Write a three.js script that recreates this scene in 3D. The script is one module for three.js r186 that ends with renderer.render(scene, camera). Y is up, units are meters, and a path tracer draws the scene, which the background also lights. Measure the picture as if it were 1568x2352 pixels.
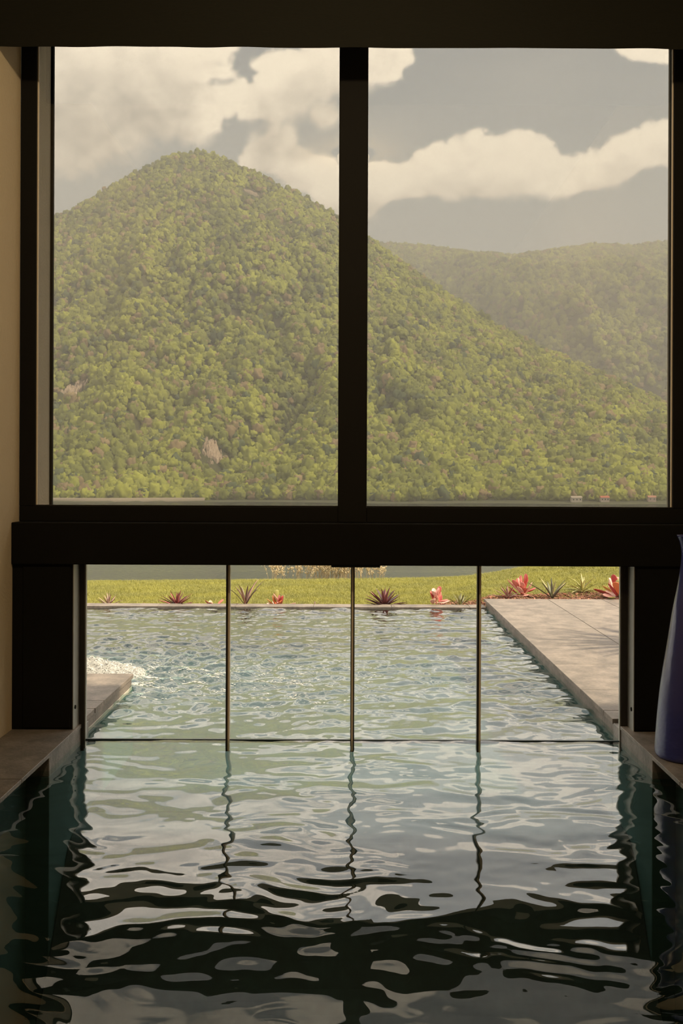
import * as THREE from 'three';
import { mergeGeometries, mergeVertices } from 'three/addons/utils/BufferGeometryUtils.js';
import { createNoise2D, createNoise3D } from 'simplex-noise';

// ---------------------------------------------------------------- seeded helpers
function rng(seed) { let s = seed | 0; return () => { s = (s + 0x6d2b79f5) | 0; let t = Math.imul(s ^ (s >>> 15), 1 | s); t = (t + Math.imul(t ^ (t >>> 7), 61 | t)) ^ t; return ((t ^ (t >>> 14)) >>> 0) / 4294967296; }; }
const n2 = createNoise2D(rng(11)), n2b = createNoise2D(rng(23)), n3 = createNoise3D(rng(37));
const clamp = (x, a, b) => Math.min(b, Math.max(a, x)), lerp = (a, b, t) => a + (b - a) * t;
const sstep = (a, b, x) => { const t = clamp((x - a) / (b - a), 0, 1); return t * t * (3 - 2 * t); };
const fbm2 = (x, y, oct, f = n2) => { let s = 0, a = 0.5; for (let i = 0; i < oct; i++) { s += a * f(x, y); x = x * 2.03 + 17.3; y = y * 2.03 - 9.1; a *= 0.5; } return s; };
const fbm3 = (x, y, z, oct) => { let s = 0, a = 0.5; for (let i = 0; i < oct; i++) { s += a * n3(x, y, z); x = x * 2.07 + 5.1; y = y * 2.07 - 3.3; z = z * 2.07 + 8.7; a *= 0.5; } return s; };
function table(list) { return (x) => { if (x <= list[0][0]) return list[0][1]; for (let i = 1; i < list.length; i++) if (x <= list[i][0]) { const t = (x - list[i - 1][0]) / (list[i][0] - list[i - 1][0]); return lerp(list[i - 1][1], list[i][1], t); } return list[list.length - 1][1]; }; }
function smoothTable(list) { const f = table(list); return (x, w = 0.012) => (f(x - w) + f(x - w / 2) + f(x) + f(x + w / 2) + f(x + w)) / 5; }

// ---------------------------------------------------------------- camera
const scene = new THREE.Scene();
const EYE = 1.49, FOCAL = 2287;                                   // eye height over the pool water; 35 mm lens
const camera = new THREE.PerspectiveCamera(2 * Math.atan(1176 / FOCAL) * 180 / Math.PI, 1568 / 2352, 0.05, 12000);
camera.position.set(0, EYE, 0);
camera.rotation.z = 0.004;
camera.setViewOffset(1568, 2352, -24, 84, 1568, 2352);            // shift lens: verticals stay upright

// ---------------------------------------------------------------- sky
const SKY_W = 4096, SKY_H = 2048, SKY_GAIN = 3.3;
{
  // clouds in view, as degrees of azimuth (right of the view axis) and height, with their half sizes; elsewhere a field of the same cumulus
  const K = 2287, toX = (p) => p - 808, toY = (p) => 1092 - p;
  const puffs = [
    [250, 235, 250, 150], [400, 200, 130, 120], [150, 330, 190, 120], [300, 120, 260, 110], [430, 270, 95, 75], [60, 200, 220, 200],
    [700, 190, 130, 90], [610, 235, 90, 60], [780, 140, 130, 95], [880, 140, 75, 60], [740, 265, 60, 38],
    [630, 320, 75, 48], [680, 390, 95, 70], [770, 430, 90, 80], [600, 370, 60, 40], [820, 480, 90, 60],
    [1130, 365, 150, 85], [1330, 395, 65, 45], [1010, 395, 130, 60], [900, 420, 110, 52], [1230, 385, 90, 70], [1290, 415, 60, 45], [1100, 430, 190, 36],
    [1420, 355, 80, 58], [1520, 325, 80, 70], [1390, 400, 80, 40], [1600, 360, 90, 70], [1650, 300, 90, 80],
    [1500, 120, 110, 30], [1460, 100, 60, 26], [480, 108, 60, 16],
  ].map(([x, y, a, b]) => [toX(x), toY(y), a, b]);
  const billow = (x, y, z, o) => { let t = 0, a = 0.5; for (let i = 0; i < o; i++) { t += a * Math.abs(n3(x, y, z)); x = x * 2.1 + 5.1; y = y * 2.1 - 3.3; z = z * 2.1 + 8.7; a *= 0.55; } return t; };
  const near = (X, Y) => { let f = 0; for (const [cx, cy, a, b] of puffs) { const dx = (X - cx) / a, dy = (Y - cy) / b, q = dx * dx + dy * dy; if (q < 4) f += Math.exp(-2.1 * q); } return Math.min(f, 1.4) - 0.30; };
  const far = (az, el) => { const k = 1 / (Math.max(el, 0) + 0.34); const px = Math.sin(az) * k * 2.2, pz = Math.cos(az) * k * 2.2; return fbm2(px * 1.3 + 3.1, pz * 1.3 - 5.2, 3, n2b) * 1.4 + 0.12; };
  const depthOf = (az, el) => {
    const c = Math.cos(az);
    let inside = 0, d1 = 0;
    if (c > 0.3) {
      const X = Math.tan(az) * K, Y = Math.tan(el) / c * K;
      inside = (1 - sstep(820, 1150, Math.abs(X + 20))) * (1 - sstep(1010, 1220, Y));
      if (inside > 0) d1 = near(X, Y);
    }
    const d0 = inside < 1 ? far(az, el) : 0;
    return lerp(d0, d1, inside);
  };
  const data = new Uint8Array(SKY_W * SKY_H * 4), enc = (v) => { v = clamp(v, 0, 1); return 255 * (v <= 0.0031308 ? v * 12.92 : 1.055 * Math.pow(v, 1 / 2.4) - 0.055); };
  for (let row = 0; row < SKY_H; row++) {
    const el = ((row + 0.5) / SKY_H - 0.5) * Math.PI;
    for (let col = 0; col < SKY_W; col++) {
      const o = (row * SKY_W + col) * 4;
      let r = 1.6, g = 1.6, b = 1.45;
      if (el > -0.01) {
        const phi = ((col + 0.5) / SKY_W - 0.5) * 2 * Math.PI;              // three: x = cos, z = sin
        const az = Math.atan2(Math.cos(phi), -Math.sin(phi));              // 0 = straight ahead (-z), + to the right
        const h = Math.pow(clamp(el / 0.5, 0, 1), 0.8);
        r = lerp(1.60, 0.26, h); g = lerp(1.66, 0.34, h); b = lerp(1.60, 0.47, h);
        const ce = Math.cos(el), sx = Math.sin(az) * ce * 13, sy = Math.sin(el) * 16, sz = Math.cos(az) * ce * 13;
        const puffy = 1.5 * billow(sx, sy, sz, 5) - 0.38;
        const d0 = depthOf(az, el), d = d0 + puffy * 0.58 * sstep(-0.26, -0.04, d0);
        const under = d > -0.05 && d < 0.9 ? clamp((depthOf(az, el + 0.03) - d0) * 2.2, 0, 1) : 0, a = sstep(-0.04 * under, 0.20 + 0.55 * under, d);
        const haze = fbm2(az * 3.1 + 9, el * 9, 3) * 0.5 + 0.3;
        const thin = clamp(haze, 0, 1) * 0.22;
        r = lerp(r, 1.9, thin); g = lerp(g, 1.72, thin); b = lerp(b, 1.5, thin);
        if (a > 0) {
          let thick = 0; for (const [q, w] of [[0.3, 0.3], [0.7, 0.4], [1.2, 0.3]]) thick += w * clamp(depthOf(az + 0.030 * q, el + 0.050 * q) + 0.1, 0, 0.8);
          const n1 = billow(sx + Math.cos(az) * 0.2, sy + 0.35, sz, 3);
          const lit = clamp(1.12 - thick * 1.12 + (puffy - 1.5 * n1 + 0.40) * 0.34, 0, 1);
          const cr = lerp(1.20, 2.80, lit), cg = lerp(1.06, 2.45, lit), cb = lerp(0.93, 2.06, lit);
          r = lerp(r, cr, a); g = lerp(g, cg, a); b = lerp(b, cb, a);
        }
      }
      const j = 0.5;
      data[o] = clamp(enc(r / SKY_GAIN) + j, 0, 255); data[o + 1] = clamp(enc(g / SKY_GAIN) + j, 0, 255); data[o + 2] = clamp(enc(b / SKY_GAIN) + j, 0, 255); data[o + 3] = 255;
    }
  }
  const sky = new THREE.DataTexture(data, SKY_W, SKY_H, THREE.RGBAFormat);
  sky.colorSpace = THREE.SRGBColorSpace; sky.mapping = THREE.EquirectangularReflectionMapping; sky.magFilter = sky.minFilter = THREE.LinearFilter; sky.needsUpdate = true;
  scene.background = sky; scene.environment = sky; scene.backgroundIntensity = SKY_GAIN; scene.environmentIntensity = SKY_GAIN;
}
// ---------------------------------------------------------------- sun, haze, exposure
const sun = new THREE.DirectionalLight(new THREE.Color().setRGB(1.0, 0.86, 0.62), 7.6);
sun.position.set(62, 75, 3); sun.castShadow = true; sun.shadow.radius = 2.5; sun.shadow.mapSize.set(2048, 2048);
Object.assign(sun.shadow.camera, { left: -20, right: 20, top: 20, bottom: -20, near: 1, far: 200 });
sun.name = 'sun'; scene.add(sun);
scene.fog = new THREE.FogExp2(new THREE.Color().setRGB(0.93, 0.94, 1.0), 0.00036);
const renderer = new THREE.WebGLRenderer({ antialias: true });
renderer.toneMapping = THREE.LinearToneMapping;
renderer.toneMappingExposure = 1.64;
renderer.shadowMap.enabled = true;

// ---------------------------------------------------------------- textures and materials
function tex(w, h, fn, srgb) {
  const d = new Uint8Array(w * h * 4);
  for (let y = 0; y < h; y++) for (let x = 0; x < w; x++) { const c = fn(x / w, y / h), o = (y * w + x) * 4; d[o] = clamp(c[0], 0, 1) * 255; d[o + 1] = clamp(c[1], 0, 1) * 255; d[o + 2] = clamp(c[2], 0, 1) * 255; d[o + 3] = 255; }
  const t = new THREE.DataTexture(d, w, h, THREE.RGBAFormat);
  t.wrapS = t.wrapT = THREE.RepeatWrapping; t.magFilter = THREE.LinearFilter; t.minFilter = THREE.LinearMipmapLinearFilter; t.generateMipmaps = true;
  if (srgb) t.colorSpace = THREE.SRGBColorSpace; t.needsUpdate = true; return t;
}
const tile3 = (u, v, f, oct) => { const a = u * 2 * Math.PI, b = v * 2 * Math.PI; return fbm3(Math.cos(a) * f + 3 * Math.cos(b), Math.sin(a) * f + 3 * Math.sin(b), Math.sin(b) * f * 0.7 + Math.cos(b) * 1.7, oct); };
const stoneMap = tex(512, 512, (u, v) => { const n = fbm2(u * 4, v * 4, 6), m = fbm2(u * 26 + 9, v * 26, 4, n2b), k = 0.82 + n * 0.20 + m * 0.10; return [k, k * 0.985, k * 0.965]; }, true);
stoneMap.wrapS = stoneMap.wrapT = THREE.MirroredRepeatWrapping;
const stoneBump = tex(512, 512, (u, v) => { const k = 0.5 + fbm2(u * 30, v * 30, 5) * 0.6; return [k, k, k]; });
stoneBump.wrapS = stoneBump.wrapT = THREE.MirroredRepeatWrapping;
const plasterBump = tex(256, 256, (u, v) => { const k = 0.5 + tile3(u, v, 7, 5) * 0.7; return [k, k, k]; });
const brushed = tex(256, 256, (u, v) => { const k = 0.5 + 0.3 * n2(u * 3, v * 160) + 0.15 * n2(u * 9 + 4, v * 60); return [k, k, k]; });
const std = (o) => new THREE.MeshStandardMaterial(o), phys = (o) => new THREE.MeshPhysicalMaterial(o), lin = (r, g, b) => new THREE.Color().setRGB(r, g, b);
function rep(t, n) { const c = t.clone(); c.repeat.set(n, n); c.needsUpdate = true; return c; }
const stoneTones = [0.93, 1.0, 1.07].map((k) => std({ color: lin(0.225 * k, 0.188 * k, 0.165 * k), map: rep(stoneMap, 0.9), roughness: 0.62, bumpMap: rep(stoneBump, 1.4), bumpScale: 0.0012 }));
const indoorTones = [0.95, 1.05].map((k) => std({ color: lin(0.26 * k, 0.24 * k, 0.23 * k), map: rep(stoneMap, 0.9), roughness: 0.55, bumpMap: rep(stoneBump, 1.4), bumpScale: 0.0012 }));
const M = {
  black: phys({ color: lin(0.006, 0.0058, 0.005), roughness: 0.8, specularIntensity: 0.3 }),
  blackPanel: phys({ color: lin(0.007, 0.0065, 0.0055), roughness: 0.85, specularIntensity: 0.3 }),
  frame: phys({ color: lin(0.008, 0.0075, 0.0065), roughness: 0.75, specularIntensity: 0.35 }),
  lintel: phys({ color: lin(0.010, 0.010, 0.007), roughness: 0.85, specularIntensity: 0.3, bumpMap: rep(plasterBump, 2), bumpScale: 0.001 }),
  plaster: std({ color: lin(0.56, 0.47, 0.33), roughness: 0.9, bumpMap: rep(plasterBump, 1.2), bumpScale: 0.002 }),
  ceiling: std({ color: lin(0.16, 0.14, 0.10), roughness: 0.9 }),
  reveal: std({ color: lin(0.60, 0.52, 0.40), roughness: 0.85, bumpMap: rep(plasterBump, 1.5), bumpScale: 0.002 }),
  facade: std({ color: lin(0.42, 0.38, 0.31), roughness: 0.9 }),
  steel: std({ color: lin(0.36, 0.35, 0.32), roughness: 0.42, metalness: 0.75, bumpMap: rep(brushed, 1), bumpScale: 0.0002 }),
  stile: std({ color: lin(0.05, 0.045, 0.04), roughness: 0.35, metalness: 0.6 }),
  strip: std({ color: lin(0.72, 0.62, 0.48), roughness: 0.5 }),
  seal: std({ color: lin(0.006, 0.02, 0.026), roughness: 0.4 }),
  windowGlass: phys({ color: lin(0.58, 0.572, 0.54), roughness: 0, transmission: 1, thickness: 0, ior: 1.45 }),
  doorGlass: phys({ color: lin(0.965, 0.97, 0.955), roughness: 0, transmission: 1, thickness: 0, ior: 1.45 }),
  water: phys({ color: lin(0.80, 0.93, 0.90), roughness: 0.0, transmission: 1, thickness: 0, ior: 1.6 }),
  basin: std({ color: lin(0.034, 0.072, 0.072), roughness: 0.7 }),
  shelf: std({ color: lin(0.014, 0.036, 0.041), roughness: 0.7, map: rep(stoneMap, 0.5) }),
  limeLine: std({ color: lin(0.36, 0.32, 0.27), roughness: 0.7 }),
  lake: phys({ color: lin(0.005, 0.007, 0.006), roughness: 0.2, ior: 1.33, specularIntensity: 0.05 }),
  soil: std({ color: lin(0.10, 0.045, 0.028), roughness: 1 }),
  foam: phys({ color: lin(0.62, 0.61, 0.60), roughness: 1, transmission: 0.55, thickness: 0, side: THREE.DoubleSide }),
};

// ---------------------------------------------------------------- object helpers
const taken = new Map();
function numbered(name) { const n = taken.get(name) ?? 0; taken.set(name, n + 1); return n ? name + '_' + String(n).padStart(3, '0') : name; }
function shade(o) { o.castShadow = true; o.receiveShadow = true; return o; }
function mesh(name, geo, mat, parent, label) { const m = shade(new THREE.Mesh(geo, mat)); m.name = name; if (label) m.userData.label = label; parent.add(m); return m; }
function tag(o, label, category, group, kind) { o.userData.label = label; if (category) o.userData.category = category; if (group) o.userData.group = group; if (kind) o.userData.kind = kind; return o; }
function thing(name, label, category, pos = [0, 0, 0], group, kind) { const g = new THREE.Group(); g.name = numbered(name); g.position.set(...pos); scene.add(g); return tag(g, label, category, group, kind); }
function structure(name, label) { const g = new THREE.Group(); g.name = name; scene.add(g); g.userData.kind = 'structure'; if (label) g.userData.label = label; return g; }
// box with chamfered edges and uv in metres; z given as depth in front of the camera
function block(x0, x1, y0, y1, d0, d1, c = 0.003) {
  const z0 = -d1, z1 = -d0, P = [], U = [], I = [];
  c = Math.min(c, (x1 - x0) * 0.45, (y1 - y0) * 0.45, (z1 - z0) * 0.45);
  const lo = [x0, y0, z0], hi = [x1, y1, z1];
  const face = (pts) => { const b = P.length / 3, a = new THREE.Vector3(...pts[0]), n = new THREE.Vector3(...pts[1]).sub(a).cross(new THREE.Vector3(...pts[2]).sub(a)), ax = [Math.abs(n.x), Math.abs(n.y), Math.abs(n.z)], k = ax.indexOf(Math.max(...ax)); for (const p of pts) { P.push(...p); U.push(...(k === 0 ? [p[2], p[1]] : k === 1 ? [p[0], p[2]] : [p[0], p[1]])); } for (let i = 1; i < pts.length - 1; i++) I.push(b, b + i, b + i + 1); };
  const mid = [(x0 + x1) / 2, (y0 + y1) / 2, (z0 + z1) / 2];
  const out = (pts) => { const a = new THREE.Vector3(...pts[0]), n = new THREE.Vector3(...pts[1]).sub(a).cross(new THREE.Vector3(...pts[2]).sub(a)); const m = new THREE.Vector3(); pts.forEach((p) => m.add(new THREE.Vector3(...p))); m.divideScalar(pts.length).sub(new THREE.Vector3(...mid)); return n.dot(m) < 0 ? pts.slice().reverse() : pts; };
  const corner = (sx, sy, sz, axis) => { const s = [sx, sy, sz]; return s.map((v, k) => (v ? hi[k] : lo[k]) + (k === axis ? 0 : v ? -c : c)); };
  for (let a = 0; a < 3; a++) for (let s = 0; s < 2; s++) { const [b, d] = [0, 1, 2].filter((k) => k !== a), q = (u, v) => { const t = [0, 0, 0]; t[a] = s; t[b] = u; t[d] = v; return corner(...t, a); }; face(out([q(0, 0), q(1, 0), q(1, 1), q(0, 1)])); }
  for (let a = 0; a < 3; a++) for (let s = 0; s < 2; s++) for (let t = 0; t < 2; t++) { const [b, d] = [0, 1, 2].filter((k) => k !== a), q = (e, ax) => { const v = [0, 0, 0]; v[a] = e; v[b] = s; v[d] = t; return corner(...v, ax); }; face(out([q(0, b), q(1, b), q(1, d), q(0, d)])); }
  for (let i = 0; i < 8; i++) { const s = [i & 1, (i >> 1) & 1, (i >> 2) & 1]; face(out([corner(...s, 0), corner(...s, 1), corner(...s, 2)])); }
  const g = new THREE.BufferGeometry();
  g.setAttribute('position', new THREE.Float32BufferAttribute(P, 3)); g.setAttribute('uv', new THREE.Float32BufferAttribute(U, 2)); g.setIndex(I);
  const e = g.toNonIndexed(); e.computeVertexNormals(); return e;
}
const sheet = (x0, x1, y0, y1, d0, d1) => { const g = new THREE.BoxGeometry(x1 - x0, y1 - y0, d1 - d0); g.translate((x0 + x1) / 2, (y0 + y1) / 2, -(d0 + d1) / 2); return g; };
const merged = (list) => mergeGeometries(list.map((g) => (g.index ? g.toNonIndexed() : g)));

// ================================================================ THE ROOM
const WALL = 1.86, POOL = 1.51, TOP = 0.09, DOOR = 5.60, FRONT = 5.46, UPPER = 5.57, GLASS = 5.60;
{
  const wl = structure('wall_left', 'beige plastered side wall left of the tall window');
  mesh('plaster', block(-WALL - 0.3, -WALL, -0.3, 4.2, -3.2, UPPER), M.plaster, wl);
  const wr = structure('wall_right', 'beige plastered side wall right of the pool');
  mesh('plaster', block(WALL + 0.02, WALL + 0.3, -0.3, 4.2, -3.2, UPPER), M.plaster, wr);
  const wb = structure('wall_back', 'plastered wall behind the pool hall');
  mesh('plaster', block(-WALL - 0.3, WALL + 0.3, -0.3, 4.2, -3.5, -3.2), M.plaster, wb);
  const ce = structure('ceiling', 'dark ceiling of the pool hall');
  mesh('panel', block(-WALL - 0.3, WALL + 0.3, 4.12, 4.45, -3.5, 5.75), M.ceiling, ce);
  const fl = structure('floor', 'grey brown stone floor along the indoor pool');
  mesh('screed', block(-WALL, WALL + 0.02, -1.6, 0.06, -3.2, 0.79), indoorTones[0], fl);
  let i = 0;
  for (const [a, b] of [[0.8, 1.86], [1.865, 2.76], [2.765, 3.66], [3.665, 4.567], [4.573, 5.595]]) for (const s of [-1, 1])
    mesh('paving_slab', s < 0 ? block(-WALL, -POOL, TOP - 0.022, TOP, a, b, 0.002) : block(POOL, WALL + 0.02, TOP - 0.022, TOP, a, b, 0.002), indoorTones[i++ % 2], fl);
  for (let x = -WALL; x < WALL; x += 0.62) for (let d = -3.2; d < 0.7; d += 0.9) mesh('paving_slab', block(x, Math.min(x + 0.616, WALL + 0.02), TOP - 0.022, TOP, d, Math.min(d + 0.896, 0.797), 0.002), indoorTones[i++ % 2], fl);
  // plinths under the slabs: set back so that the slabs overhang, and flush beside the door
  for (const s of [-1, 1]) {
    const X = (a, b) => (s < 0 ? [-b, -a] : [a, b]);
    mesh('plinth', block(...X(POOL + 0.12, WALL + 0.02), -0.03, TOP - 0.023, 0.8, 5.0), indoorTones[0], fl);
    mesh('pool_wall', block(...X(POOL + 0.12, WALL + 0.02), -1.6, -0.031, 0.8, 5.0), M.basin, fl);
    mesh('pool_wall', block(...X(POOL + 0.004, WALL + 0.02), -1.6, -0.031, 5.0, 5.75), M.basin, fl);
    mesh('plinth', block(...X(POOL + 0.004, WALL + 0.02), -0.03, TOP - 0.023, 5.0, 5.75), indoorTones[0], fl);
  }
  // black lower wall: piers either side of the pool opening
  const wf = structure('wall_front', 'black clad piers and lintel wall around the pool opening');
  mesh('pier', block(-WALL, -1.528, TOP, 1.0, FRONT, 5.75), M.blackPanel, wf);
  mesh('pier', block(1.553, WALL + 0.02, TOP, 1.0, FRONT, 5.75), M.blackPanel, wf);
  mesh('cover_panel', block(-1.80, -1.54, TOP + 0.01, 0.985, FRONT - 0.006, FRONT), M.black, wf);
  mesh('cover_panel', block(1.565, 1.80, TOP + 0.01, 0.985, FRONT - 0.006, FRONT), M.black, wf);
  mesh('upper_wall', block(-7, 7, 4.07, 4.45, 5.752, 5.95), M.facade, wf);
  mesh('canopy', block(-2.1, 2.2, 4.46, 4.56, 5.70, 6.45), M.facade, wf);
  mesh('facade', block(-7, -WALL - 0.02, -0.2, 4.07, 5.75, 5.95), M.facade, wf);
  mesh('facade', block(WALL + 0.02, 7, -0.2, 4.07, 5.75, 5.95), M.facade, wf);
  const t1 = structure('trim_1', 'dark head of the window frame under the ceiling');
  mesh('head', block(-WALL, WALL + 0.02, 4.06, 4.12, 5.50, 5.75), M.frame, t1);
  const t2 = structure('trim_2', 'broad black transom beam between window and pool opening');
  mesh('beam', block(-WALL, WALL + 0.02, 0.997, 1.226, 5.44, 5.614, 0.004), M.black, t2);
  mesh('latch_plate', block(-0.112, 0.157, 0.984, 0.998, 5.47, 5.56, 0.002), M.seal, t2);
  // jambs of the opening
  const t3 = structure('trim_3', 'brushed steel jamb left of the pool opening'), t4 = structure('trim_4', 'brushed steel jamb right of the pool opening');
  mesh('jamb_plate', block(-1.530, -1.524, -0.25, 0.996, FRONT + 0.002, 5.74), M.steel, t3);
  mesh('jamb_plate', block(1.549, 1.555, -0.25, 0.996, FRONT + 0.002, 5.74), M.steel, t4);
  for (const [x, p] of [[-1.524, t3], [1.549, t4]]) { const g = new THREE.CylinderGeometry(0.011, 0.011, 0.008, 16); g.rotateZ(Math.PI / 2); g.translate(x, 0.205, -5.50); mesh('bolt_head', g, M.black, p, 'small black bolt head'); }
}
// ---------------------------------------------------------------- warm ceiling lamp over the pool
{
  const g = thing('ceiling_lamp', 'round warm white lamp hanging under the ceiling of the pool hall', 'lamp', [0, 4.12, -3.1]);
  const rose = new THREE.CylinderGeometry(0.16, 0.16, 0.03, 32); rose.translate(0, -0.015, 0); mesh('rose', rose, M.frame, g);
  const dome = new THREE.SphereGeometry(0.13, 32, 16, 0, Math.PI * 2, Math.PI / 2, Math.PI / 2); dome.translate(0, -0.03, 0); mesh('lamp_shade', dome, std({ color: lin(0.7, 0.66, 0.58), roughness: 0.6, emissive: lin(1, 0.74, 0.42), emissiveIntensity: 3 }), g);
  const bulb = new THREE.PointLight(lin(1, 0.74, 0.42), 5.5); bulb.position.set(0, -0.21, 0); bulb.castShadow = true; bulb.shadow.radius = 3; bulb.name = 'bulb'; g.add(bulb);
}
// ---------------------------------------------------------------- roller blind
{
  const g = thing('roller_blind', 'dark brown roller blind hanging across the top of the windows', 'blind', [0, 3.724, -5.2]);
  const cloth = new THREE.BoxGeometry(2 * WALL + 0.005, 0.35, 0.003, 120, 6, 1), p = cloth.attributes.position; cloth.translate(0.01, 0.175, 0);
  for (let i = 0; i < p.count; i++) { const x = p.getX(i), y = p.getY(i); p.setZ(i, p.getZ(i) + 0.004 * n2(x * 1.1, 2 + y)); if (y < 0.05) p.setY(i, y + 0.0035 * n2(x * 2.2, 7)); }
  cloth.computeVertexNormals(); mesh('cloth', cloth, M.lintel, g);
  const tube = new THREE.CylinderGeometry(0.03, 0.03, 2 * WALL, 20); tube.rotateZ(Math.PI / 2); tube.translate(0.01, 0.363, -0.02); mesh('roller_tube', tube, M.frame, g);
}
// ---------------------------------------------------------------- upper window: two fixed lights
{
  const sill = 1.226, head = 4.07;
  const w1 = structure('window_1', 'tall left fixed window showing the pointed mountain'), w2 = structure('window_2', 'tall right fixed window showing the hazy ridge');
  for (const [w, xl, xr, a, b] of [[w1, -WALL, -0.0775, 0.088, 0], [w2, 0.0825, WALL + 0.02, 0, 0.085]]) {
    mesh('bottom_rail', block(xl, xr, sill, 1.312, UPPER, 5.615, 0.003), M.frame, w);
    mesh('glazing_bead', block(xl + a, xr - b, 1.312, 1.319, UPPER + 0.012, 5.598, 0.002), M.stile, w);
    if (a) mesh('stile', block(xl, xl + a, 1.312, head, UPPER, 5.612, 0.003), M.frame, w);
    if (a) mesh('gasket', block(xl + a, xl + a + 0.007, 1.312, head, 5.585, 5.599, 0.001), M.strip, w);
    if (b) mesh('stile', block(xr - b, xr, 1.312, head, UPPER, 5.612, 0.003), M.frame, w);
    if (b) mesh('gasket', block(xr - b - 0.006, xr - b, 1.312, head, 5.585, 5.599, 0.001), M.strip, w);
    mesh('pane', sheet(xl + a * 0.9, xr - b * 0.9, 1.30, head, GLASS, GLASS + 0.01), M.windowGlass, w, 'grey tinted glass pane');
  }
  const t5 = structure('trim_5', 'broad black mullion between the two tall windows');
  mesh('mullion', block(-0.0785, 0.083, sill, head, UPPER - 0.01, 5.63, 0.004), M.frame, t5);
  // stone reveals outside the window
  const t6 = structure('trim_6', 'beige exterior reveal seen through the left window edge'), t7 = structure('trim_7', 'beige exterior reveal beside the right window');
  mesh('sill_stone', block(-1.77, 1.79, 0.998, 1.285, 5.617, 5.86, 0.002), M.reveal, t6);
  mesh('reveal', block(-1.95, -1.772, 1.0, 4.07, 5.614, 5.835, 0.002), M.reveal, t6);
  mesh('edge_trim', block(-1.80, -1.757, 1.0, 4.07, 5.835, 5.86, 0.002), M.frame, t6);
  mesh('reveal', block(1.862, 1.97, 1.0, 4.07, 5.614, 5.835, 0.002), M.reveal, t7);
  mesh('edge_trim', block(1.858, 1.90, 1.0, 4.07, 5.835, 5.86, 0.002), M.frame, t7);
}
// ---------------------------------------------------------------- glass doors standing in the water
{
  const edges = [-1.522, -0.692, 0.007, 0.716, 1.547], names = ['leftmost', 'second', 'third', 'rightmost'];
  const words = ['leftmost of the four glass door panels standing in the pool', 'glass door panel left of the middle post', 'glass door panel right of the middle post', 'rightmost glass door panel beside the blue vase'];
  for (let i = 0; i < 4; i++) {
    const g = structure('door_' + (i + 1), words[i]), a = edges[i], b = edges[i + 1], lw = i === 0 ? 0.026 : 0.011, rw = i === 3 ? 0.034 : 0.011;
    mesh('pane', block(a + lw, b - rw, -0.013, 1.0, DOOR - 0.005, DOOR + 0.005, 0.0005), M.doorGlass, g, 'clear glass pane');
    mesh('stile', block(a, a + lw, -0.06, 1.0, DOOR - 0.02, DOOR + 0.02, 0.002), i === 1 || i === 3 ? M.strip : M.stile, g);
    mesh('stile', block(b - rw, b, -0.06, 1.0, DOOR - 0.02, DOOR + 0.02, 0.002), M.stile, g);
    if (i === 1) mesh('edge_strip', block(b - 0.006, b + 0.004, -0.05, 1.0, DOOR - 0.03, DOOR - 0.02, 0.001), M.strip, g);
    if (i === 0) mesh('edge_strip', block(a + lw, a + lw + 0.007, -0.05, 1.0, DOOR - 0.012, DOOR + 0.012, 0.001), M.steel, g);
    if (i === 3) mesh('edge_strip', block(b - rw - 0.006, b - rw, -0.05, 1.0, DOOR - 0.012, DOOR + 0.012, 0.001), M.steel, g);
    mesh('bottom_seal', block(a + lw, b - rw, -0.014, 0.005, DOOR - 0.010, DOOR + 0.010, 0.002), M.seal, g, 'dark rubber seal at the waterline');
  }
}
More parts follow.
